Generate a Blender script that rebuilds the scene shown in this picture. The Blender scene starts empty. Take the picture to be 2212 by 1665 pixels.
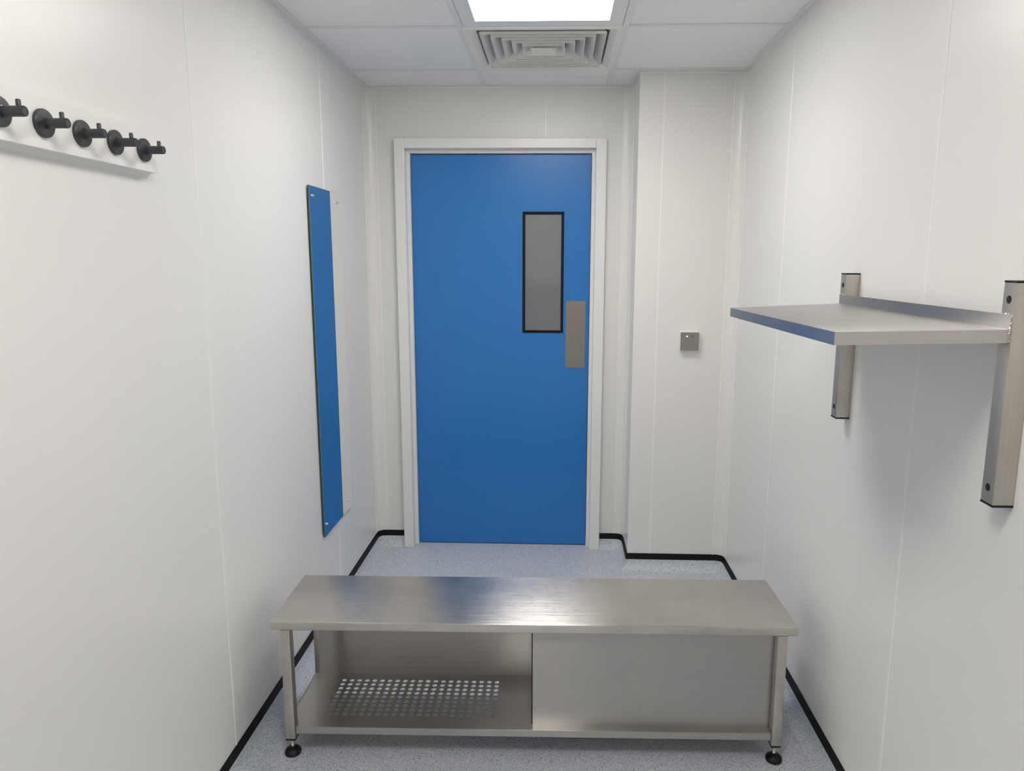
import bpy, bmesh, math, random
from mathutils import Vector, Matrix

random.seed(7)
S = bpy.context.scene
COL = S.collection

# ------------------------------------------------------------------ camera
CX, CY, CZ = -0.0252, -3.6852, 1.5253
YAW, PITCH, ROLL, FPX = -0.0332, -0.1682, 0.0036, 1553.78
fw = Vector((math.sin(YAW) * math.cos(PITCH), math.cos(YAW) * math.cos(PITCH), math.sin(PITCH)))
rt = Vector((math.cos(YAW), -math.sin(YAW), 0))
up = rt.cross(fw)
rt, up = rt * math.cos(ROLL) + up * math.sin(ROLL), up * math.cos(ROLL) - rt * math.sin(ROLL)
cd = bpy.data.cameras.new('camera')
cam = bpy.data.objects.new('camera', cd)
COL.objects.link(cam)
cam.matrix_world = Matrix(((rt.x, up.x, -fw.x, CX), (rt.y, up.y, -fw.y, CY), (rt.z, up.z, -fw.z, CZ), (0, 0, 0, 1)))
cd.sensor_fit = 'HORIZONTAL'
cd.sensor_width = 36
cd.lens = FPX * 36 / 2212
cd.shift_x = -43.48 / 2212
cd.shift_y = -6.66 / 2212
cd.clip_start = 0.02
S.camera = cam

# ------------------------------------------------------------------ world, exposure
w = bpy.data.worlds.new('world')
S.world = w
w.use_nodes = True
w.node_tree.nodes['Background'].inputs[0].default_value = (0.6, 0.65, 0.7, 1)
w.node_tree.nodes['Background'].inputs[1].default_value = 0.02
vs = S.view_settings
vs.view_transform = 'Standard'
vs.look = 'None'
vs.gamma = 1
vs.use_curve_mapping = False
vs.exposure = 0.0
LED = 19.0            # brightness of the ceiling LED panels

# ------------------------------------------------------------------ dimensions (metres)
XL, XR, H = -0.977, 0.8164, 2.357
PX, PY = 0.341, -0.2616          # boxed-out column: left side, front
YR = -4.45                       # rear wall behind the camera
TEX = (-0.385, 0.216)            # ceiling tee lines
TEY = [-0.309 - 0.6 * i for i in range(7)]

# ------------------------------------------------------------------ materials
def srgb(r, g, b):
    f = lambda c: (c / 255 / 12.92) if c / 255 <= .04045 else ((c / 255 + .055) / 1.055) ** 2.4
    return (f(r), f(g), f(b), 1)

def new_mat(name):
    m = bpy.data.materials.new(name)
    m.use_nodes = True
    nt = m.node_tree
    return m, nt, nt.nodes['Principled BSDF']

def node(nt, typ, **kw):
    n = nt.nodes.new(typ)
    for k, v in kw.items():
        if k in n.inputs:
            n.inputs[k].default_value = v
        else:
            setattr(n, k, v)
    return n

def plain(name, col, rough=.5, metal=0, spec=.5, var=.02, scale=3.0, bump=0, bscale=200, coat=0):
    m, nt, b = new_mat(name)
    tc = node(nt, 'ShaderNodeTexCoord')
    ns = node(nt, 'ShaderNodeTexNoise', Scale=scale, Detail=3.0)
    nt.links.new(tc.outputs['Object'], ns.inputs['Vector'])
    rp = node(nt, 'ShaderNodeMapRange')
    rp.inputs['To Min'].default_value = 1 - var
    rp.inputs['To Max'].default_value = 1 + var
    nt.links.new(ns.outputs[0], rp.inputs[0])
    mx = node(nt, 'ShaderNodeMix', data_type='RGBA', blend_type='MULTIPLY')
    mx.inputs[0].default_value = 1
    mx.inputs[6].default_value = col
    nt.links.new(rp.outputs[0], mx.inputs[7])
    nt.links.new(mx.outputs[2], b.inputs['Base Color'])
    b.inputs['Roughness'].default_value = rough
    b.inputs['Metallic'].default_value = metal
    b.inputs['Specular IOR Level'].default_value = spec
    b.inputs['Coat Weight'].default_value = coat
    if bump:
        n2 = node(nt, 'ShaderNodeTexNoise', Scale=float(bscale), Detail=2.0)
        nt.links.new(tc.outputs['Object'], n2.inputs['Vector'])
        bp = node(nt, 'ShaderNodeBump', Strength=bump, Distance=.001)
        nt.links.new(n2.outputs[0], bp.inputs['Height'])
        nt.links.new(bp.outputs[0], b.inputs['Normal'])
    return m

def steel(name, axis, col=(.68, .65, .61, 1), rough=.33, aniso=.97, smudge=.10, streak=.06, brush=.05, bdist=.0006):
    """brushed stainless steel, grain running along the object's own axis"""
    m, nt, b = new_mat(name)
    tc = node(nt, 'ShaderNodeTexCoord')
    mp = node(nt, 'ShaderNodeMapping')
    sc = [420, 420, 420]
    sc[axis] = 2.5
    mp.inputs['Scale'].default_value = sc
    nt.links.new(tc.outputs['Object'], mp.inputs[0])
    ns = node(nt, 'ShaderNodeTexNoise', Scale=1.0, Detail=3.0)
    nt.links.new(mp.outputs[0], ns.inputs['Vector'])
    n2 = node(nt, 'ShaderNodeTexNoise', Scale=5.0, Detail=5.0, Roughness=.62)
    nt.links.new(tc.outputs['Object'], n2.inputs['Vector'])
    r1 = node(nt, 'ShaderNodeMapRange')
    r1.inputs['To Min'].default_value = 1 - streak
    r1.inputs['To Max'].default_value = 1 + streak
    nt.links.new(ns.outputs[0], r1.inputs[0])
    r2 = node(nt, 'ShaderNodeMapRange')
    r2.inputs['From Min'].default_value = .35
    r2.inputs['From Max'].default_value = .65
    r2.inputs['To Min'].default_value = 1 - smudge
    r2.inputs['To Max'].default_value = 1
    nt.links.new(n2.outputs[0], r2.inputs[0])
    mu = node(nt, 'ShaderNodeMath', operation='MULTIPLY')
    nt.links.new(r1.outputs[0], mu.inputs[0])
    nt.links.new(r2.outputs[0], mu.inputs[1])
    mx = node(nt, 'ShaderNodeMix', data_type='RGBA', blend_type='MULTIPLY')
    mx.inputs[0].default_value = 1
    mx.inputs[6].default_value = col
    nt.links.new(mu.outputs[0], mx.inputs[7])
    nt.links.new(mx.outputs[2], b.inputs['Base Color'])
    b.inputs['Metallic'].default_value = 1
    r3 = node(nt, 'ShaderNodeMapRange')
    r3.inputs['To Min'].default_value = rough * .85
    r3.inputs['To Max'].default_value = rough * 1.2
    nt.links.new(n2.outputs[0], r3.inputs[0])
    nt.links.new(r3.outputs[0], b.inputs['Roughness'])
    b.inputs['Anisotropic'].default_value = aniso
    vec = [0, 0, 0]
    vec[axis] = 1
    cx = node(nt, 'ShaderNodeCombineXYZ', X=float(vec[0]), Y=float(vec[1]), Z=float(vec[2]))
    vt = node(nt, 'ShaderNodeVectorTransform', vector_type='VECTOR', convert_from='OBJECT', convert_to='WORLD')
    nt.links.new(cx.outputs[0], vt.inputs[0])
    nt.links.new(vt.outputs[0], b.inputs['Tangent'])
    b.inputs['Anisotropic Rotation'].default_value = .25
    mp2 = node(nt, 'ShaderNodeMapping')
    sc2 = [90, 90, 90]
    sc2[axis] = 4
    mp2.inputs['Scale'].default_value = sc2
    nt.links.new(tc.outputs['Object'], mp2.inputs[0])
    ns2 = node(nt, 'ShaderNodeTexNoise', Scale=1.0, Detail=4.0, Roughness=.7)
    nt.links.new(mp2.outputs[0], ns2.inputs['Vector'])
    ad = node(nt, 'ShaderNodeMath', operation='ADD')
    nt.links.new(ns.outputs[0], ad.inputs[0])
    nt.links.new(ns2.outputs[0], ad.inputs[1])
    bm_ = node(nt, 'ShaderNodeBump', Strength=brush, Distance=bdist)
    nt.links.new(ad.outputs[0], bm_.inputs['Height'])
    nt.links.new(bm_.outputs[0], b.inputs['Normal'])
    return m

def vinyl(name):
    """speckled blue-grey safety vinyl"""
    m, nt, b = new_mat(name)
    tc = node(nt, 'ShaderNodeTexCoord')
    def vor(scale):
        v = node(nt, 'ShaderNodeTexVoronoi', Scale=float(scale))
        nt.links.new(tc.outputs['Object'], v.inputs['Vector'])
        sp = node(nt, 'ShaderNodeSeparateColor')
        nt.links.new(v.outputs['Color'], sp.inputs[0])
        return sp
    v1, v2 = vor(430), vor(300)
    cr = node(nt, 'ShaderNodeValToRGB')
    el = cr.color_ramp.elements
    el[0].position, el[0].color = 0, (.38, .42, .49, 1)
    el[1].position, el[1].color = 1, (.82, .845, .89, 1)
    for p, c in ((.25, (.56, .59, .645, 1)), (.55, (.65, .68, .73, 1)), (.8, (.71, .74, .79, 1))):
        e = el.new(p)
        e.color = c
    nt.links.new(v1.outputs[0], cr.inputs[0])
    c2 = node(nt, 'ShaderNodeValToRGB')
    c2.color_ramp.interpolation = 'CONSTANT'
    e2 = c2.color_ramp.elements
    e2[0].position, e2[0].color = 0, (.52, .54, .58, 1)
    e2[1].position, e2[1].color = .045, (1, 1, 1, 1)
    nt.links.new(v2.outputs[1], c2.inputs[0])
    mx = node(nt, 'ShaderNodeMix', data_type='RGBA', blend_type='MULTIPLY')
    mx.inputs[0].default_value = 1
    nt.links.new(cr.outputs[0], mx.inputs[6])
    nt.links.new(c2.outputs[0], mx.inputs[7])
    nt.links.new(mx.outputs[2], b.inputs['Base Color'])
    b.inputs['Roughness'].default_value = .42
    b.inputs['Specular IOR Level'].default_value = .5
    n2 = node(nt, 'ShaderNodeTexNoise', Scale=160.0, Detail=2.0)
    nt.links.new(tc.outputs['Object'], n2.inputs['Vector'])
    bp = node(nt, 'ShaderNodeBump', Strength=.12, Distance=.001)
    nt.links.new(n2.outputs[0], bp.inputs['Height'])
    nt.links.new(bp.outputs[0], b.inputs['Normal'])
    return m

def emit(name, col, s):
    m = bpy.data.materials.new(name)
    m.use_nodes = True
    nt = m.node_tree
    nt.nodes.remove(nt.nodes['Principled BSDF'])
    e = node(nt, 'ShaderNodeEmission')
    e.inputs[0].default_value = col
    e.inputs[1].default_value = s
    nt.links.new(e.outputs[0], nt.nodes['Material Output'].inputs[0])
    return m

M = {}
M['wall'] = plain('satin_pvc_cladding', (.875, .865, .84, 1), rough=.33, spec=.42, var=.012, scale=1.6)
M['joint'] = plain('white_joint_strip', (.99, .985, .97, 1), rough=.25, var=.01)
M['cove'] = plain('white_cove_trim', (.90, .89, .86, 1), rough=.3, var=.01)
M['tile'] = plain('white_ceiling_tile', (.93, .935, .945, 1), rough=.6, spec=.3, var=.012, scale=8, bump=.1, bscale=300)
M['tee'] = plain('white_ceiling_grid', (.84, .845, .85, 1), rough=.45, var=.005)
M['lampframe'] = plain('white_lamp_frame', (.88, .88, .88, 1), rough=.4, var=.005)
M['grille'] = plain('white_grille_paint', (.89, .88, .85, 1), rough=.4, var=.01)
M['dark'] = plain('black_void', (.006, .006, .006, 1), rough=.9, var=.1)
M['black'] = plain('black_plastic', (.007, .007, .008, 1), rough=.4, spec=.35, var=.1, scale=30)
M['blackcap'] = plain('black_cap_strip', (.006, .006, .007, 1), rough=.6, spec=.25, var=.1, scale=20)
M['floor'] = vinyl('speckled_vinyl')
M['door'] = plain('blue_door_laminate', (.031, .215, .60, 1), rough=.28, spec=.42, var=.04, scale=2.5)
M['frame'] = plain('white_door_frame', (.91, .90, .88, 1), rough=.3, var=.008)
M['hook'] = plain('matt_black_hook', (.042, .045, .051, 1), rough=.36, var=.06, scale=60)
M['hookgloss'] = plain('glossy_black_collar', (.04, .042, .046, 1), rough=.12, var=.05)
M['rail'] = plain('white_hook_rail', (.89, .88, .855, 1), rough=.4, var=.01)
M['steelx'] = steel('brushed_steel_along_length', 0, rough=.25, aniso=.99, smudge=.17, brush=1.0, bdist=.0008)
M['steelp'] = steel('brushed_steel_panel', 0, col=(.50, .48, .455, 1), rough=.29, aniso=.97, smudge=.06, streak=.035)
M['steelz'] = steel('brushed_steel_upright', 2, col=(.66, .62, .565, 1), rough=.32, smudge=.14, streak=.12)
M['steely'] = steel('brushed_steel_across', 1, col=(.60, .575, .54, 1), rough=.36, smudge=.08, aniso=.9)
M['plate'] = steel('brushed_steel_plate', 2, col=(.40, .365, .335, 1), rough=.36, smudge=.08, streak=.03, aniso=.5)
M['weld'] = plain('weld_bead', (.70, .68, .64, 1), rough=.35, metal=1, var=.25, scale=160)
M['bolt'] = plain('zinc_bolt', (.62, .61, .58, 1), rough=.3, metal=1, var=.1, scale=90)
M['chrome'] = plain('chrome_screw', (.8, .8, .8, 1), rough=.15, metal=1, var=.05)
M['mirror'] = plain('silvered_mirror', (.86, .90, .885, 1), rough=.0, metal=1, var=.002)
M['mirroredge'] = plain('green_glass_edge', (.045, .11, .085, 1), rough=.12, var=.05)
M['pane_tint'] = plain('teal_pane_tint', (.07, .125, .16, 1), rough=.5)
M['led'] = emit('led_diffuser', (1, .975, .94, 1), LED)
M['green'] = emit('green_indicator', (.55, 1, .35, 1), 5)
gm, gnt, gb = new_mat('frosted_glass')
gb.inputs['Base Color'].default_value = (.63, .65, .69, 1)
gb.inputs['Roughness'].default_value = .18
gb.inputs['Transmission Weight'].default_value = .75
gtc = node(gnt, 'ShaderNodeTexCoord')
gn = node(gnt, 'ShaderNodeTexNoise', Scale=60.0)
gnt.links.new(gtc.outputs['Object'], gn.inputs['Vector'])
gbp = node(gnt, 'ShaderNodeBump', Strength=.03, Distance=.001)
gnt.links.new(gn.outputs[0], gbp.inputs['Height'])
gnt.links.new(gbp.outputs[0], gb.inputs['Normal'])
M['frost'] = gm

# ------------------------------------------------------------------ mesh helpers
def box(bm, x0, x1, y0, y1, z0, z1, bev=0, seg=2):
    t = bmesh.new()
    bmesh.ops.create_cube(t, size=1)
    for v in t.verts:
        v.co = Vector((x0 + (v.co.x + .5) * (x1 - x0), y0 + (v.co.y + .5) * (y1 - y0), z0 + (v.co.z + .5) * (z1 - z0)))
    if bev:
        bmesh.ops.bevel(t, geom=t.edges[:], offset=bev, segments=seg, affect='EDGES', profile=.5)
    join(bm, t)
    return bm

def join(bm, t):
    me = bpy.data.meshes.new('tmp')
    t.to_mesh(me)
    t.free()
    bm.from_mesh(me)
    bpy.data.meshes.remove(me)

def lathe(bm, prof, seg=32, axis=2, loc=(0, 0, 0)):
    """prof: list of (radius, height); spun about axis through loc"""
    t = bmesh.new()
    rings = []
    for r, h in prof:
        if r < 1e-6:
            rings.append([t.verts.new((0, 0, h))])
        else:
            rings.append([t.verts.new((r * math.cos(2 * math.pi * i / seg), r * math.sin(2 * math.pi * i / seg), h)) for i in range(seg)])
    for a, b in zip(rings, rings[1:]):
        for i in range(seg):
            j = (i + 1) % seg
            if len(a) == 1 and len(b) > 1:
                t.faces.new((a[0], b[i], b[j]))
            elif len(b) == 1 and len(a) > 1:
                t.faces.new((a[j], a[i], b[0]))
            elif len(a) > 1:
                t.faces.new((a[i], a[j], b[j], b[i]))
    R = Matrix.Identity(3)
    if axis == 0:
        R = Matrix(((0, 0, 1), (1, 0, 0), (0, 1, 0)))
    elif axis == 1:
        R = Matrix(((1, 0, 0), (0, 0, 1), (0, -1, 0)))
    for v in t.verts:
        v.co = R @ v.co + Vector(loc)
    bmesh.ops.recalc_face_normals(t, faces=t.faces[:])
    join(bm, t)
    return bm

def prism(bm, pts, axis, a, b):
    """closed polygon pts (2-D) pulled along axis from a to b; pts are the other two coords in order"""
    t = bmesh.new()
    def P(p, h):
        if axis == 0: return (h, p[0], p[1])
        if axis == 1: return (p[0], h, p[1])
        return (p[0], p[1], h)
    A = [t.verts.new(P(p, a)) for p in pts]
    B = [t.verts.new(P(p, b)) for p in pts]
    n = len(pts)
    for i in range(n):
        j = (i + 1) % n
        t.faces.new((A[i], A[j], B[j], B[i]))
    t.faces.new(A[::-1])
    t.faces.new(B)
    bmesh.ops.recalc_face_normals(t, faces=t.faces[:])
    join(bm, t)
    return bm

def sweep(bm, path, prof):
    """open section prof [(out, z)] carried along plan path [(x, y, nx, ny)]; n points into the room (already mitred)"""
    t = bmesh.new()
    rows = [[t.verts.new((x + nx * o, y + ny * o, z)) for o, z in prof] for x, y, nx, ny in path]
    for a, b in zip(rows, rows[1:]):
        for k in range(len(prof) - 1):
            t.faces.new((a[k], b[k], b[k + 1], a[k + 1]))
    bmesh.ops.recalc_face_normals(t, faces=t.faces[:])
    join(bm, t)
    return bm

def obj(name, bm, mat, parent=None, smooth=False, loc=None):
    me = bpy.data.meshes.new(name)
    bm.to_mesh(me)
    bm.free()
    if smooth:
        for p in me.polygons:
            p.use_smooth = True
        me.set_sharp_from_angle(angle=math.radians(35))
    me.materials.append(M[mat])
    o = bpy.data.objects.new(name, me)
    COL.objects.link(o)
    if loc:
        o.location = loc
    if parent:
        o.parent = parent
    return o

def copy_of(src, parent, loc=(0, 0, 0)):
    o = src.copy()
    COL.objects.link(o)
    o.parent = parent
    o.location = loc
    return o

def thing(name, label, cat, loc=(0, 0, 0), rz=0, group=None):
    o = bpy.data.objects.new(name, None)
    o.empty_display_size = .05
    COL.objects.link(o)
    o.location = loc
    o.rotation_euler = (0, 0, rz)
    o['label'] = label
    o['category'] = cat
    if group:
        o['group'] = group
    return o

def struct(o, label, cat):
    o['kind'] = 'structure'
    o['label'] = label
    o['category'] = cat
    return o

NB = bmesh.new

# ================================================================== the setting
T = .09    # wall thickness
# floor (runs on under the door into the lobby)
b = NB()
box(b, XL - T, XR + T, YR - T, 1.75, -.06, 0)
floor = struct(obj('floor', b, 'floor'), 'blue-grey speckled vinyl floor under the steel bench', 'floor')

# ---- walls: a backing slab with cladding panels and joint strips on it
def clad(wall, spans, axis, face, out, z0, z1, joints):
    """panels on a wall: axis 1 = runs along y on plane x=face, axis 0 = runs along x on plane y=face; out = into the room"""
    th = .006
    for a, c in spans:
        b = NB()
        lo, hi = sorted((face, face - out * th))
        if axis == 1:
            box(b, lo, hi, a + .001, c - .001, z0, z1)
        else:
            box(b, a + .001, c - .001, lo, hi, z0, z1)
        obj('wall_panel', b, 'wall', wall)
    for s, za, zb in joints:
        b = NB()
        lo, hi = sorted((face - out * .003, face + out * .0016))
        if axis == 1:
            box(b, lo, hi, s - .0035, s + .0035, za, zb, .0007, 1)
        else:
            box(b, s - .0035, s + .0035, lo, hi, za, zb, .0007, 1)
        obj('joint_strip', b, 'joint', wall)

b = NB(); box(b, XL - T, XL - .006, YR - T, T, 0, H + .12)
wl = struct(obj('wall_left', b, 'wall'), 'white clad wall with the hook rail and the mirror', 'wall')
jl = [-3.905, -2.833, -1.7604, -.689]
ed = [YR] + jl + [0]
clad(wl, list(zip(ed, ed[1:])), 1, XL, 1, 0, H + .02, [(s, .07, H) for s in jl])

b = NB(); box(b, XR + .006, XR + T, YR - T, T, 0, H + .12)
wr = struct(obj('wall_right', b, 'wall'), 'white clad wall carrying the steel shelf', 'wall')
jr = [-3.075, -2.0, -.925]
ed = [YR] + jr + [0]
clad(wr, list(zip(ed, ed[1:])), 1, XR, -1, 0, H + .02, [(s, .07, H) for s in jr])

# back wall with the door opening: x -.80 .. .185, z 0 .. 2.085
DX0, DX1, DZ = -.80, .185, 2.085
b = NB()
box(b, XL, DX0, .006, .1, 0, H + .12)
box(b, DX1, PX, .006, .1, 0, H + .12)
box(b, DX0, DX1, .006, .1, DZ, H + .12)
wb = struct(obj('wall_back', b, 'wall'), 'white clad wall around the blue door', 'wall')
clad(wb, [(XL, DX0), (DX1, PX)], 0, 0, -1, 0, DZ, [])
clad(wb, [(XL, -.0845), (-.0845, PX)], 0, 0, -1, DZ, H + .02, [(-.0845, 2.11, H)])

# boxed-out column beside the door
b = NB(); box(b, PX + .006, XR, PY + .006, .1, 0, H + .12)
wp = struct(obj('wall_column', b, 'wall'), 'white clad column beside the door with the small switch', 'wall')
PS = .452
b = NB()
prism(b, [(PX, .0), (PX, PY), (PS - .001, PY), (PS - .001, PY + .006), (PX + .006, PY + .006), (PX + .006, 0)], 2, 0, H + .02)
obj('corner_panel', b, 'wall', wp)
clad(wp, [(PS, XR)], 0, PY, -1, 0, H + .02, [(PS, .07, H)])

b = NB(); box(b, XL - T, XR + T, YR - T, YR, 0, H + .12)
struct(obj('wall_rear', b, 'wall'), 'plain white wall closing the room behind', 'wall')

# lobby on the far side of the door
b = NB()
box(b, -1.4, .9, 1.6, 1.7, 0, 2.5)
box(b, -1.5, -1.4, .1, 1.7, 0, 2.5)
box(b, .9, 1.0, .1, 1.7, 0, 2.5)
box(b, -1.5, 1.0, .1, 1.7, 2.5, 2.6)
lob = struct(obj('wall_lobby', b, 'wall'), 'lobby walls behind the frosted pane of the blue door', 'wall')
b = NB(); box(b, -1.4, .9, 1.59, 1.6, .02, 1.36)
obj('added_tint_panel', b, 'pane_tint', lob)  # added unseen teal panel, turns the lower frosted pane blue-grey

# ---- vertical cove trims in the corners
def arc(p0, p1, corner, n=8):
    """plan curve from p0 to p1, tangent to both walls meeting at corner"""
    out = []
    for i in range(n + 1):
        t = i / n
        x = (1 - t) ** 2 * p0[0] + 2 * t * (1 - t) * corner[0] + t * t * p1[0]
        y = (1 - t) ** 2 * p0[1] + 2 * t * (1 - t) * corner[1] + t * t * p1[1]
        out.append((x, y))
    return out

def cove(name, p0, p1, corner, label):
    b = NB()
    a = arc(p0, p1, corner)
    prism(b, a + [corner], 2, .07, H)
    o = struct(obj(name, b, 'cove', smooth=True), label, 'trim')
    for p, q in ((p0, corner), (p1, corner)):
        d = (Vector(q) - Vector(p)).normalized()
        n_ = Vector((p1[0] + p0[0] - 2 * corner[0], p1[1] + p0[1] - 2 * corner[1]))
        n_ = (n_ - n_.dot(d) * d).normalized()
        b = NB()
        c0 = Vector(p)
        x0, x1 = sorted((c0.x - .003 * abs(d.x), c0.x + .003 * abs(d.x) + n_.x * .002)) if abs(d.x) > .5 else sorted((c0.x - n_.x * .001, c0.x + n_.x * .002))
        y0, y1 = sorted((c0.y - .003 * abs(d.y), c0.y + .003 * abs(d.y))) if abs(d.y) > .5 else sorted((c0.y - n_.y * .001, c0.y + n_.y * .002))
        box(b, x0, x1, y0, y1, .075, H, .0006, 1)
        obj('edge_bead', b, 'joint', o)
    return o
CL = ((XL, -.045), (XL + .052, 0), (XL, 0))
CM = ((PX - .045, 0), (PX, -.05), (PX, 0))
CR = ((XR - .052, PY), (XR, PY - .045), (XR, PY))
cove('trim_1', *CL, 'white coved corner trim between mirror wall and door wall')
cove('trim_2', *CM, 'white coved corner trim between the door wall and the column')
cove('trim_3', *CR, 'white coved corner trim between column and shelf wall')

# ---- coved vinyl skirting with black cap strip, swept round the walls
def path_from(pts):
    """plan polyline (room on its right-hand side when walking) -> points with mitred inward normals"""
    out = []
    for i, p in enumerate(pts):
        ns = []
        for a, c in ((i - 1, i), (i, i + 1)):
            if a >= 0 and c < len(pts):
                d = (Vector(pts[c]) - Vector(pts[a])).normalized()
                ns.append(Vector((d.y, -d.x)))
        n = sum(ns, Vector((0, 0)))
        n = n / (n.length * (n.normalized().dot(ns[0])))
        out.append((p[0], p[1], n.x, n.y))
    return out
cov = [(.008, .053)]
for i in range(1, 9):
    t = i / 8
    cov.append((.008 + .042 * (1 - math.cos(t * math.pi / 2)) , .053 - .0525 * math.sin(t * math.pi / 2)))
CAP = [(.0, .082), (.0035, .0815), (.0085, .053), (.0, .050)]
def skirting(name, pts, label):
    pth = path_from(pts)
    b = NB(); sweep(b, pth, cov)
    o = struct(obj(name, b, 'floor', smooth=True), label, 'skirting')
    b = NB(); sweep(b, pth, CAP)
    obj('cap_strip', b, 'blackcap', o, smooth=True)['label'] = 'black cap strip'
skirting('baseboard_left', [(XL, YR), (XL, -.5)] + arc(*CL) + [(DX0 - .03, 0)],
         'coved blue-grey vinyl skirting with black cap, mirror side')
skirting('baseboard_right', [(.213, 0)] + arc(*CM) + [(PX, PY)] + arc(*CR) + [(XR, YR)],
         'coved blue-grey vinyl skirting with black cap, column and shelf side')

# ---- suspended ceiling
b = NB(); box(b, XL - T, XR + T, YR - T, .1, H + .14, H + .2)
cei = struct(obj('ceiling', b, 'tile'), 'white suspended ceiling of square tiles', 'ceiling')
xs = [XL] + list(TEX) + [XR]
ys = [0] + TEY + [YR]
ZT = H + .003
for i in range(3):
    for j in range(len(ys) - 1):
        if i == 1 and j in (1, 2, 5):
            continue
        x0, x1, y1, y0 = xs[i], xs[i + 1], ys[j], ys[j + 1]
        if i == 2 and j == 0:
            x1 = PX
        b = NB(); box(b, x0 + .002, x1 - .002, y0 + .002, y1 - .002, ZT, ZT + .012)
        obj('ceiling_tile', b, 'tile', cei)
b = NB(); box(b, PX, XR - .002, TEY[0] + .002, PY, ZT, ZT + .012)
obj('ceiling_tile', b, 'tile', cei)
for x in TEX:
    b = NB(); box(b, x - .012, x + .012, YR, 0, H, H + .0028, .0006, 1)
    obj('ceiling_tee', b, 'tee', cei)
for y in TEY:
    for i in range(3):
        b = NB(); box(b, xs[i] + (.0125 if i else 0), xs[i + 1] - (.0125 if i < 2 else 0), y - .012, y + .012, H, H + .0028, .0006, 1)
        obj('ceiling_tee', b, 'tee', cei)
def angle(x0, x1, y0, y1):
    b = NB(); box(b, x0, x1, y0, y1, H - .001, H + .0026, .0006, 1)
    obj('wall_angle', b, 'tee', cei)
angle(XL, XL + .027, YR, 0)
angle(XR - .027, XR, YR, PY)
angle(XL + .027, PX, -.018, 0)
angle(PX - .027, PX, PY - .027, -.018)
angle(PX, XR - .027, PY - .022, PY)
# downturned lip of the edge angle on the walls
for (x0, x1, y0, y1) in ((XL, XL + .0018, YR, -.04), (XR - .0018, XR, YR, PY - .04), (XL + .05, PX - .045, -.0018, 0), (PX, XR - .05, PY - .0018, PY)):
    b = NB(); box(b, x0, x1, y0, y1, H - .006, H - .001)
    obj('wall_angle_lip', b, 'joint', cei)

# ---- the blue door
def door(name, label, mat4, full):
    d = bpy.data.objects.new(name, None)
    d.empty_display_size = .05
    COL.objects.link(d)
    d.matrix_world = mat4
    struct(d, label, 'door')
    # local frame: x across (0 = centre of leaf), y into the wall, z up
    hw, ht = .4526, 2.045
    ow, oh = .522, 2.112
    st = hw + .0
    fr = bpy.data.objects.new('door_frame', None)
    b = NB()
    for s in (-1, 1):
        x0, x1 = sorted((s * (hw + .0175), s * ow))
        box(b, x0, x1, -.042, .1, 0, oh, .004)
    fo = obj('door_frame', b, 'frame', d)
    bpy.data.objects.remove(fr)
    b = NB(); box(b, -(hw + .0175), hw + .0175, -.042, .1, ht + .0195, oh, .003)
    obj('frame_head', b, 'frame', fo)
    for s in (-1, 1):
        x0, x1 = sorted((s * hw, s * (hw + .0185)))
        b = NB(); box(b, x0, x1, .002, .1, 0, ht + .003, .003)
        obj('frame_lining', b, 'frame', fo)
    b = NB(); box(b, -hw - .0185, hw + .0185, .002, .1, ht + .002, ht + .0205, .003)
    obj('frame_lining', b, 'frame', fo)
    # leaf, with an opening for the vision panel
    vx0, vx1, vz0, vz1 = .1087, .3188, 1.1545, 1.7668
    b = NB()
    yl0, yl1 = .0285, .0725
    g = .0025
    if full:
        box(b, -hw + g, vx0, yl0, yl1, .005, ht - g)
        box(b, vx1, hw - g, yl0, yl1, .005, ht - g)
        box(b, vx0, vx1, yl0, yl1, .005, vz0)
        box(b, vx0, vx1, yl0, yl1, vz1, ht - g)
    else:
        box(b, -hw + g, hw - g, yl0, yl1, .005, ht - g, .001)
    bmesh.ops.remove_doubles(b, verts=b.verts[:], dist=1e-5)
    leaf = obj('door_leaf', b, 'door', d)
    if full:
        b = NB()
        e = .0135
        for x0, x1, z0, z1 in ((vx0, vx0 + e, vz0, vz1), (vx1 - e, vx1, vz0, vz1), (vx0 + e, vx1 - e, vz0, vz0 + e), (vx0 + e, vx1 - e, vz1 - e, vz1)):
            box(b, x0, x1, yl0 - .0025, yl1, z0, z1, .0008, 1)
        obj('vision_frame', b, 'blackcap', leaf)['label'] = 'black glazing frame'
        b = NB(); box(b, vx0 + e, vx1 - e, yl0 + .004, yl0 + .0105, vz0 + e, vz1 - e)
        obj('vision_pane', b, 'frost', leaf)['label'] = 'grey frosted glass pane'
        # push plate with rounded corners
        px0, px1, pz0, pz1, r = .3325, .4325, .974, 1.320, .006
        pts = []
        for cx, cz, a0 in ((px1 - r, pz1 - r, 0), (px0 + r, pz1 - r, 90), (px0 + r, pz0 + r, 180), (px1 - r, pz0 + r, 270)):
            for k in range(5):
                a = math.radians(a0 + 22.5 * k)
                pts.append((cx + r * math.cos(a), cz + r * math.sin(a)))
        b = NB(); prism(b, pts, 1, yl0 - .0018, yl0 + .0005)
        obj('push_plate', b, 'plate', leaf)['label'] = 'brushed steel push plate'
    return d
door('door_1', 'blue door with narrow vision pane and steel push plate in white frame', Matrix.Translation((-.3085, 0, 0)), True)
# second blue door in the shelf-side wall behind the camera (it shows in the bench's steel)
door('door_2', 'plain blue door in the shelf wall', Matrix.Translation((XR, -3.74, 0)) @ Matrix.Rotation(-math.pi / 2, 4, 'Z') @ Matrix.Translation((0, .0, 0)), False)

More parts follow.
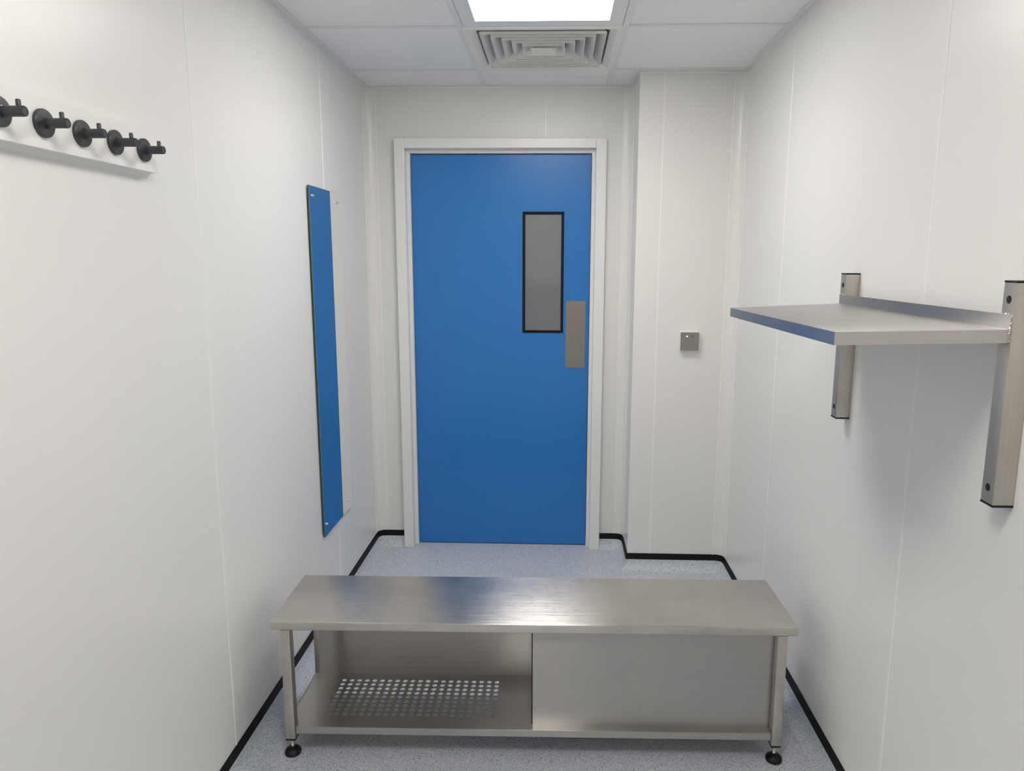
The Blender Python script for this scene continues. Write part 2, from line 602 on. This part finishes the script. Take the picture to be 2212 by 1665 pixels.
# ================================================================== things
# ---- ceiling lamps
def lamp(x0, x1, y0, y1, z, label, mat='led'):
    t = thing('ceiling_light', label, 'light', ((x0 + x1) / 2, (y0 + y1) / 2, z))
    hx, hy = (x1 - x0) / 2, (y1 - y0) / 2
    e = .050
    b = NB()
    for a in ((-hx, -hx + e, -hy, hy), (hx - e, hx, -hy, hy), (-hx + e, hx - e, -hy, -hy + e), (-hx + e, hx - e, hy - e, hy)):
        box(b, a[0], a[1], a[2], a[3], 0, .012)
    bmesh.ops.remove_doubles(b, verts=b.verts[:], dist=1e-5)
    obj('lamp_frame', b, 'lampframe', t)
    b = NB(); box(b, -hx - .004, hx + .004, -hy - .004, hy + .004, .0125, .06)
    obj('lamp_housing', b, 'dark', t)
    b = NB(); box(b, -hx + e, hx - e, -hy + e, hy - e, .002, .010)
    obj('lamp_diffuser', b, mat, t)['label'] = 'glowing white diffuser'
    return t
g = .0135
lamp(TEX[0] + g, TEX[1] - g, TEY[2] + g, TEY[1] - g, H + .0005, 'square white LED panel glowing in the ceiling beside the air grille')
lamp(TEX[0] + g, TEX[1] - g, TEY[5] + g, TEY[4] - g, H + .0005, 'square white LED panel in the ceiling between the hook rail and shelf')
M['lobby_fill'] = emit('lobby_fill_glow', (1, .97, .93, 1), 3.0)
lamp(-.4, .2, .5, 1.1, 2.485, 'added fill light panel in the unseen lobby behind the blue door', 'lobby_fill')  # added light, brightens the lobby seen through the frosted pane

# ---- four-way air grille
gt = thing('air_grille', 'white square ceiling air grille with nested louvres', 'grille', ((TEX[0] + TEX[1]) / 2, (TEY[0] + TEY[1]) / 2, H))
def ring(bm, prof):
    """square ring: prof list of (half size, z), closed loop"""
    t = bmesh.new()
    rows = [[t.verts.new((sx * r, sy * r, z)) for sx, sy in ((-1, -1), (1, -1), (1, 1), (-1, 1))] for r, z in prof]
    n = len(rows)
    for k in range(n):
        a, c = rows[k], rows[(k + 1) % n]
        for i in range(4):
            j = (i + 1) % 4
            t.faces.new((a[i], a[j], c[j], c[i]))
    bmesh.ops.recalc_face_normals(t, faces=t.faces[:])
    join(bm, t)
b = NB(); ring(b, [(.298, -.0015), (.298, .002), (.256, .012), (.250, .03), (.244, .03), (.249, .010), (.272, -.0028), (.294, -.0035)])
obj('grille_frame', b, 'grille', gt)
for i, r in enumerate((.2345, .1965, .158, .1205, .082)):
    b = NB()
    ring(b, [(r, -.006), (r + .0022, -.006), (r + .0022, .003), (r - .030, .034), (r - .032, .034), (r, .001)])
    obj('louvre', b, 'grille', gt)
b = NB()
t = bmesh.new()
v0 = [t.verts.new((sx * .050, sy * .050, -.004)) for sx, sy in ((-1, -1), (1, -1), (1, 1), (-1, 1))]
v1 = [t.verts.new((sx * .024, sy * .024, .022)) for sx, sy in ((-1, -1), (1, -1), (1, 1), (-1, 1))]
for i in range(4):
    j = (i + 1) % 4
    t.faces.new((v0[i], v0[j], v1[j], v1[i]))
t.faces.new(v1)
join(b, t)
obj('grille_centre', b, 'grille', gt)
b = NB(); box(b, -.004, .004, -.004, .004, .008, .021)
obj('centre_screw', b, 'bolt', gt)
b = NB()
for a in ((-.262, -.252, -.262, .262), (.252, .262, -.262, .262), (-.252, .252, -.262, -.252), (-.252, .252, .252, .262)):
    box(b, *a, .03, .10)
box(b, -.262, .262, -.262, .262, .10, .11)
obj('duct_box', b, 'dark', gt)

# ---- mirror
mr = thing('mirror', 'tall narrow frameless mirror screwed to the wall, reflecting the blue door', 'mirror', (XL, -.712, .40))
b = NB(); box(b, .006, .0112, -.198, .198, 0, 1.404, .0006, 1)
obj('glass_back', b, 'mirroredge', mr)['label'] = 'green glass edge'
b = NB(); box(b, .0110, .0116, -.1972, .1972, .0008, 1.4032)
obj('mirror_face', b, 'mirror', mr)
for y, z in ((-.157, 1.368), (.152, 1.364), (-.171, .049), (.149, .042)):
    b = NB()
    lathe(b, [(0, .0117), (.0050, .0117), (.0050, .0150), (.0042, .0166), (.002, .0172), (0, .0173)], 16, 0, (0, y, z))
    sc = obj('screw_cap', b, 'chrome', mr, smooth=True)
    b = NB(); lathe(b, [(0, 0), (.005, 0), (.005, .0059), (0, .0059)], 12, 0, (0, y, z))
    obj('spacer', b, 'chrome', sc)

# ---- hook rail and hooks
hr = thing('hook_rail', 'long white moulded rail holding black coat hooks', 'rail', (XL, -2.32, 1.709))
yy0, yy1 = -.40, .3255
b = NB()
prism(b, [(.0, .1040), (.0255, .1040), (.028, .1030), (.028, .0112), (.0265, .0105), (.0115, .0112), (.009, .009), (.004, .0015), (.0, .0)], 1, yy0, yy1)
obj('rail_board', b, 'rail', hr, smooth=True)
HZ = 1.7640
proto = None
names = ('black coat hook nearest the rail end by the mirror', 'second black coat hook from the rail end by the mirror',
         'third black coat hook from the rail end by the mirror', 'fourth black coat hook from the rail end by the mirror',
         'fifth black coat hook from the rail end by the mirror')
for k, y in enumerate((-2.0490, -2.1550, -2.2615, -2.3675, -2.4730)):
    h = thing('coat_hook', names[k], 'hook', (XL + .028, y, HZ), group='black coat hooks on the white rail')
    if proto is None:
        b = NB(); lathe(b, [(0, 0), (.0246, 0), (.0250, .0006), (.0250, .0060), (.0240, .0072), (.0115, .0080), (0, .0078)], 48, 0)
        p1 = obj('backplate', b, 'hook', h, smooth=True)
        b = NB(); lathe(b, [(0, .0076), (.0100, .0076), (.0104, .0082), (.0098, .0092), (.0084, .0094)], 32, 0)
        p1b = obj('collar', b, 'hookgloss', p1, smooth=True)
        b = NB(); lathe(b, [(0, .0078), (.0088, .0078), (.0088, .0462), (.0082, .0476), (.0072, .0482), (.0062, .0475), (0, .0475)], 32, 0)
        p2 = obj('peg', b, 'hook', h, smooth=True)
        b = NB(); lathe(b, [(.0040, .004), (.0040, .0178), (.0034, .0188), (.002, .0192), (0, .0192)], 20, 2, (.0375, 0, 0))
        p3 = obj('stop_pin', b, 'hook', h, smooth=True)
        proto = (p1, p1b, p2, p3)
    else:
        q1 = copy_of(proto[0], h)
        copy_of(proto[1], q1)
        copy_of(proto[2], h)
        copy_of(proto[3], h)

# ---- wall shelf
ws = thing('wall_shelf', 'brushed steel wall shelf welded to two square upright tubes', 'shelf', (XR, -1.998, 1.08))
PXF = -.0390                                  # front of the posts, local x
def shelf_post(yc):
    b = NB(); box(b, PXF, -.0003, yc - .019, yc + .019, .004, .4095, .0022)
    po = obj('upright', b, 'steelz', ws, smooth=True)
    for z0, z1 in ((0, .0042), (.4093, .413)):
        b = NB(); box(b, PXF - .0003, -.0003, yc - .0193, yc + .0193, z0, z1, .001, 1)
        obj('end_cap', b, 'black', po)
    for z in (.0335, .3795):
        b = NB(); lathe(b, [(0, .0012), (.0045, .0012), (.0072, .0004), (.0074, -.001), (0, -.001)], 20, 0)
        o = obj('hole_plug', b, 'black', po, smooth=True, loc=(PXF, yc, z))
        o.rotation_euler = (0, math.pi, 0)
    return po
shelf_post(.3745)
shelf_post(-.3765)
# tray: top sheet with turned-down edges; slopes a touch to the front
def tray():
    b = NB()
    yn, yf = -.3895, .3915
    xf, xb = -.3445, PXF - .0004
    zt = {('b', 'n'): .3279, ('b', 'f'): .3280, ('f', 'n'): .3217, ('f', 'f'): .3137}
    lip = .0245
    t = bmesh.new()
    r = .0022
    P = {}
    def V(x, y, z): return t.verts.new((x, y, z))
    # top surface, bent edges as two-step rounding
    def rim(off, dz):
        return [V(xf - off, yn - off, zt['f', 'n'] - dz), V(xb, yn - off, zt['b', 'n'] - dz), V(xb, yf + off, zt['b', 'f'] - dz), V(xf - off, yf + off, zt['f', 'f'] - dz)]
    rows = [rim(-r, 0), rim(-r * .3, r * .3), rim(0, r), rim(0, lip), rim(-.0015, lip), rim(-.0015, r * 1.5)]
    t.faces.new(rows[0])
    for a, c in zip(rows, rows[1:]):
        for i in range(4):
            j = (i + 1) % 4
            t.faces.new((a[i], a[j], c[j], c[i]))
    t.faces.new(rows[-1][::-1])
    bmesh.ops.recalc_face_normals(t, faces=t.faces[:])
    join(b, t)
    return b
tr = obj('shelf_tray', tray(), 'steely', ws, smooth=True)
b = NB(); box(b, PXF - .0016, PXF - .0001, -.3890, .3910, .3270, .3535, .0004, 1)
obj('upstand', b, 'steelu', ws) if 'steelu' in M else obj('upstand', b, 'steely', ws)
def bead(p, q, n, r=.0016):
    b = NB()
    for i in range(n):
        f = (i + .5) / n
        c = Vector(p).lerp(Vector(q), f)
        t = bmesh.new()
        bmesh.ops.create_icosphere(t, subdivisions=1, radius=r * random.uniform(.8, 1.2))
        for v in t.verts:
            v.co += c + Vector((random.uniform(-.4, .4), random.uniform(-.4, .4), random.uniform(-.4, .4))) * r
        join(b, t)
    return b
for i, (p, q, n) in enumerate((((PXF - .001, -.3905, .329), (PXF - .001, -.3905, .3535), 12), ((PXF - .001, -.389, .3540), (PXF - .001, -.3590, .3540), 14),
                 ((PXF - .001, -.3905, .305), (PXF - .001, -.3905, .328), 11), ((PXF - .001, .357, .3540), (PXF - .001, .389, .3540), 10))):
    o = obj('weld_bead', bead(p, q, n), 'weld', ws, smooth=True)
    o['kind'] = 'stuff'

# ---- exit switch on the column
sw = thing('exit_switch', 'small square steel switch plate on white box with green light', 'switch', (.6035, PY, 1.1510))
def rsq(h, r, n=5):
    pts = []
    for cx, cz, a0 in ((h - r, h - r, 0), (-h + r, h - r, 90), (-h + r, -h + r, 180), (h - r, -h + r, 270)):
        for k in range(n):
            a = math.radians(a0 + 90 / (n - 1) * k)
            pts.append((cx + r * math.cos(a), cz + r * math.sin(a)))
    return pts
b = NB(); prism(b, rsq(.0445, .006), 1, -.029, 0)
obj('back_box', b, 'frame', sw, smooth=True)
b = NB(); prism(b, rsq(.0430, .004), 1, -.0315, -.0288)
fp = obj('face_plate', b, 'plate', sw, smooth=True)
fp['label'] = 'brushed steel plate'
def dot(name, x, z, r, mat, par):
    b = NB(); lathe(b, [(0, .0012), (r * .7, .001), (r, 0), (r, -.001), (0, -.001)], 16, 1)
    o = obj(name, b, mat, par, smooth=True, loc=(x, -.0315, z))
    o.rotation_euler = (math.pi, 0, 0) if False else (0, 0, math.pi)
    return o
dot('indicator_light', -.0135, .0240, .0028, 'green', fp)['label'] = 'lit green indicator'
dot('key_hole', .0125, .0240, .0026, 'dark', fp)
dot('plate_screw', -.0330, .0000, .0026, 'bolt', fp)
dot('plate_screw', .0285, -.0005, .0026, 'bolt', fp)

# ---- step-over bench
bn = thing('step_over_bench', 'long brushed steel step-over bench with perforated shoe shelf', 'bench', (-.0907, -1.5211, 0), math.radians(.93))
BL, BD, BH = .794, .1635, .45
b = NB(); box(b, -BL, BL, -BD, BD, BH - .0285, BH, .0035, 3)
obj('bench_top', b, 'steelx', bn, smooth=True)
# legs with levelling feet
leg0 = None
for sx in (-1, 1):
    for sy in (-1, 1):
        x, y = sx * .749, sy * .148
        if leg0 is None:
            b = NB(); box(b, -.015, .015, -.015, .015, .057, BH - .0285, .0025)
            l = obj('leg', b, 'steelz', bn, smooth=True)
            b = NB(); box(b, -.0152, .0152, -.0152, .0152, .0520, .0572, .001, 1)
            c1 = obj('end_cap', b, 'black', l)
            b = NB()
            prof = [(0, .026), (.0052, .026)]
            for i in range(9):
                prof += [(.0062, .027 + i * .003), (.0050, .0285 + i * .003)]
            prof += [(0, .0535)]
            lathe(b, prof, 14)
            c2 = obj('foot_bolt', b, 'bolt', l, smooth=True)
            b = NB(); lathe(b, [(0, 0), (.0220, 0), (.0245, .002), (.0255, .007), (.0245, .010), (.0215, .0155), (.0150, .0190), (.0100, .0215), (.0085, .0270), (0, .0270)], 32)
            c3 = obj('foot_pad', b, 'black', l, smooth=True)
            leg0 = (l, c1, c2, c3)
            l.location = (x, y, 0)
        else:
            l = copy_of(leg0[0], bn, (x, y, 0))
            for c in leg0[1:]:
                copy_of(c, l)
# lower shelf: folded sheet with punched holes on the open half
ZS, TS = .1005, .0015
def lower_shelf():
    b = NB()
    x0, x1, y0, y1 = -.762, .762, -.1325, .1325
    hx0, px, nx = -.6492, .02624, 21
    hy0, py, ny = -.0962, .02330, 9
    R = .0083
    gx0, gx1 = hx0 - px / 2, hx0 + (nx - .5) * px
    gy0, gy1 = hy0 - py / 2, hy0 + (ny - .5) * py
    box(b, x0, gx0, y0, y1, ZS - TS, ZS)
    box(b, gx1, x1, y0, y1, ZS - TS, ZS)
    box(b, gx0, gx1, y0, gy0, ZS - TS, ZS)
    box(b, gx0, gx1, gy1, y1, ZS - TS, ZS)
    t = bmesh.new()
    K = 16
    sq = []
    for i in range(K):
        a = 2 * math.pi * i / K
        m = max(abs(math.cos(a)), abs(math.sin(a)))
        sq.append((math.cos(a) / m * px / 2, math.sin(a) / m * py / 2))
    for i in range(nx):
        for j in range(ny):
            cx, cy = hx0 + i * px, hy0 + j * py
            O, I, O2, I2 = [], [], [], []
            for k in range(K):
                a = 2 * math.pi * k / K
                O.append(t.verts.new((cx + sq[k][0], cy + sq[k][1], ZS)))
                I.append(t.verts.new((cx + R * math.cos(a), cy + R * math.sin(a), ZS)))
                O2.append(t.verts.new((cx + sq[k][0], cy + sq[k][1], ZS - TS)))
                I2.append(t.verts.new((cx + R * math.cos(a), cy + R * math.sin(a), ZS - TS)))
            for k in range(K):
                m = (k + 1) % K
                t.faces.new((O[k], O[m], I[m], I[k]))
                t.faces.new((O2[m], O2[k], I2[k], I2[m]))
                t.faces.new((I[k], I[m], I2[m], I2[k]))
    join(b, t)
    # extensions between the legs and turned-down lips
    for s in (-1, 1):
        ya, yb = sorted((s * .1325, s * .1605))
        box(b, -.7305, .7305, ya, yb, ZS - TS, ZS)
        ya, yb = sorted((s * .1600, s * .1625))
        box(b, -.7305, .7305, ya, yb, ZS - .0235, ZS, .0010, 2)
    for s in (-1, 1):
        xa, xb = sorted((s * .7605, s * .762))
        box(b, xa, xb, -.1325, .1325, ZS - .0235, ZS)
    return b
obj('lower_shelf', lower_shelf(), 'steelx2' if 'steelx2' in M else 'steelp', bn)
# panels and divider
b = NB(); box(b, .0012, .7312, -.1345, -.1330, ZS, BH - .0285)
box(b, .7300, .7312, -.1330, -.1130, ZS, BH - .0285)
obj('front_panel', b, 'steelp', bn)
b = NB(); box(b, -.7460, .0, .1315, .1328, ZS, BH - .0285)
obj('back_panel', b, 'steelp', bn)
b = NB(); box(b, -.0022, -.0007, -.1330, .1315, ZS, BH - .0285)
dv = obj('divider', b, 'steelp', bn)
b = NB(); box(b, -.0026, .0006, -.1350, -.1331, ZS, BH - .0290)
obj('shadow_gap_strip', b, 'black', dv)  # black strip standing in for the shadow gap beside the front panel
b = NB(); box(b, .7322, .7336, -.1318, .1318, ZS, BH - .0285)
box(b, .7322, .7610, -.1329, -.1318, ZS, BH - .0285)
obj('end_panel', b, 'steelp', bn)
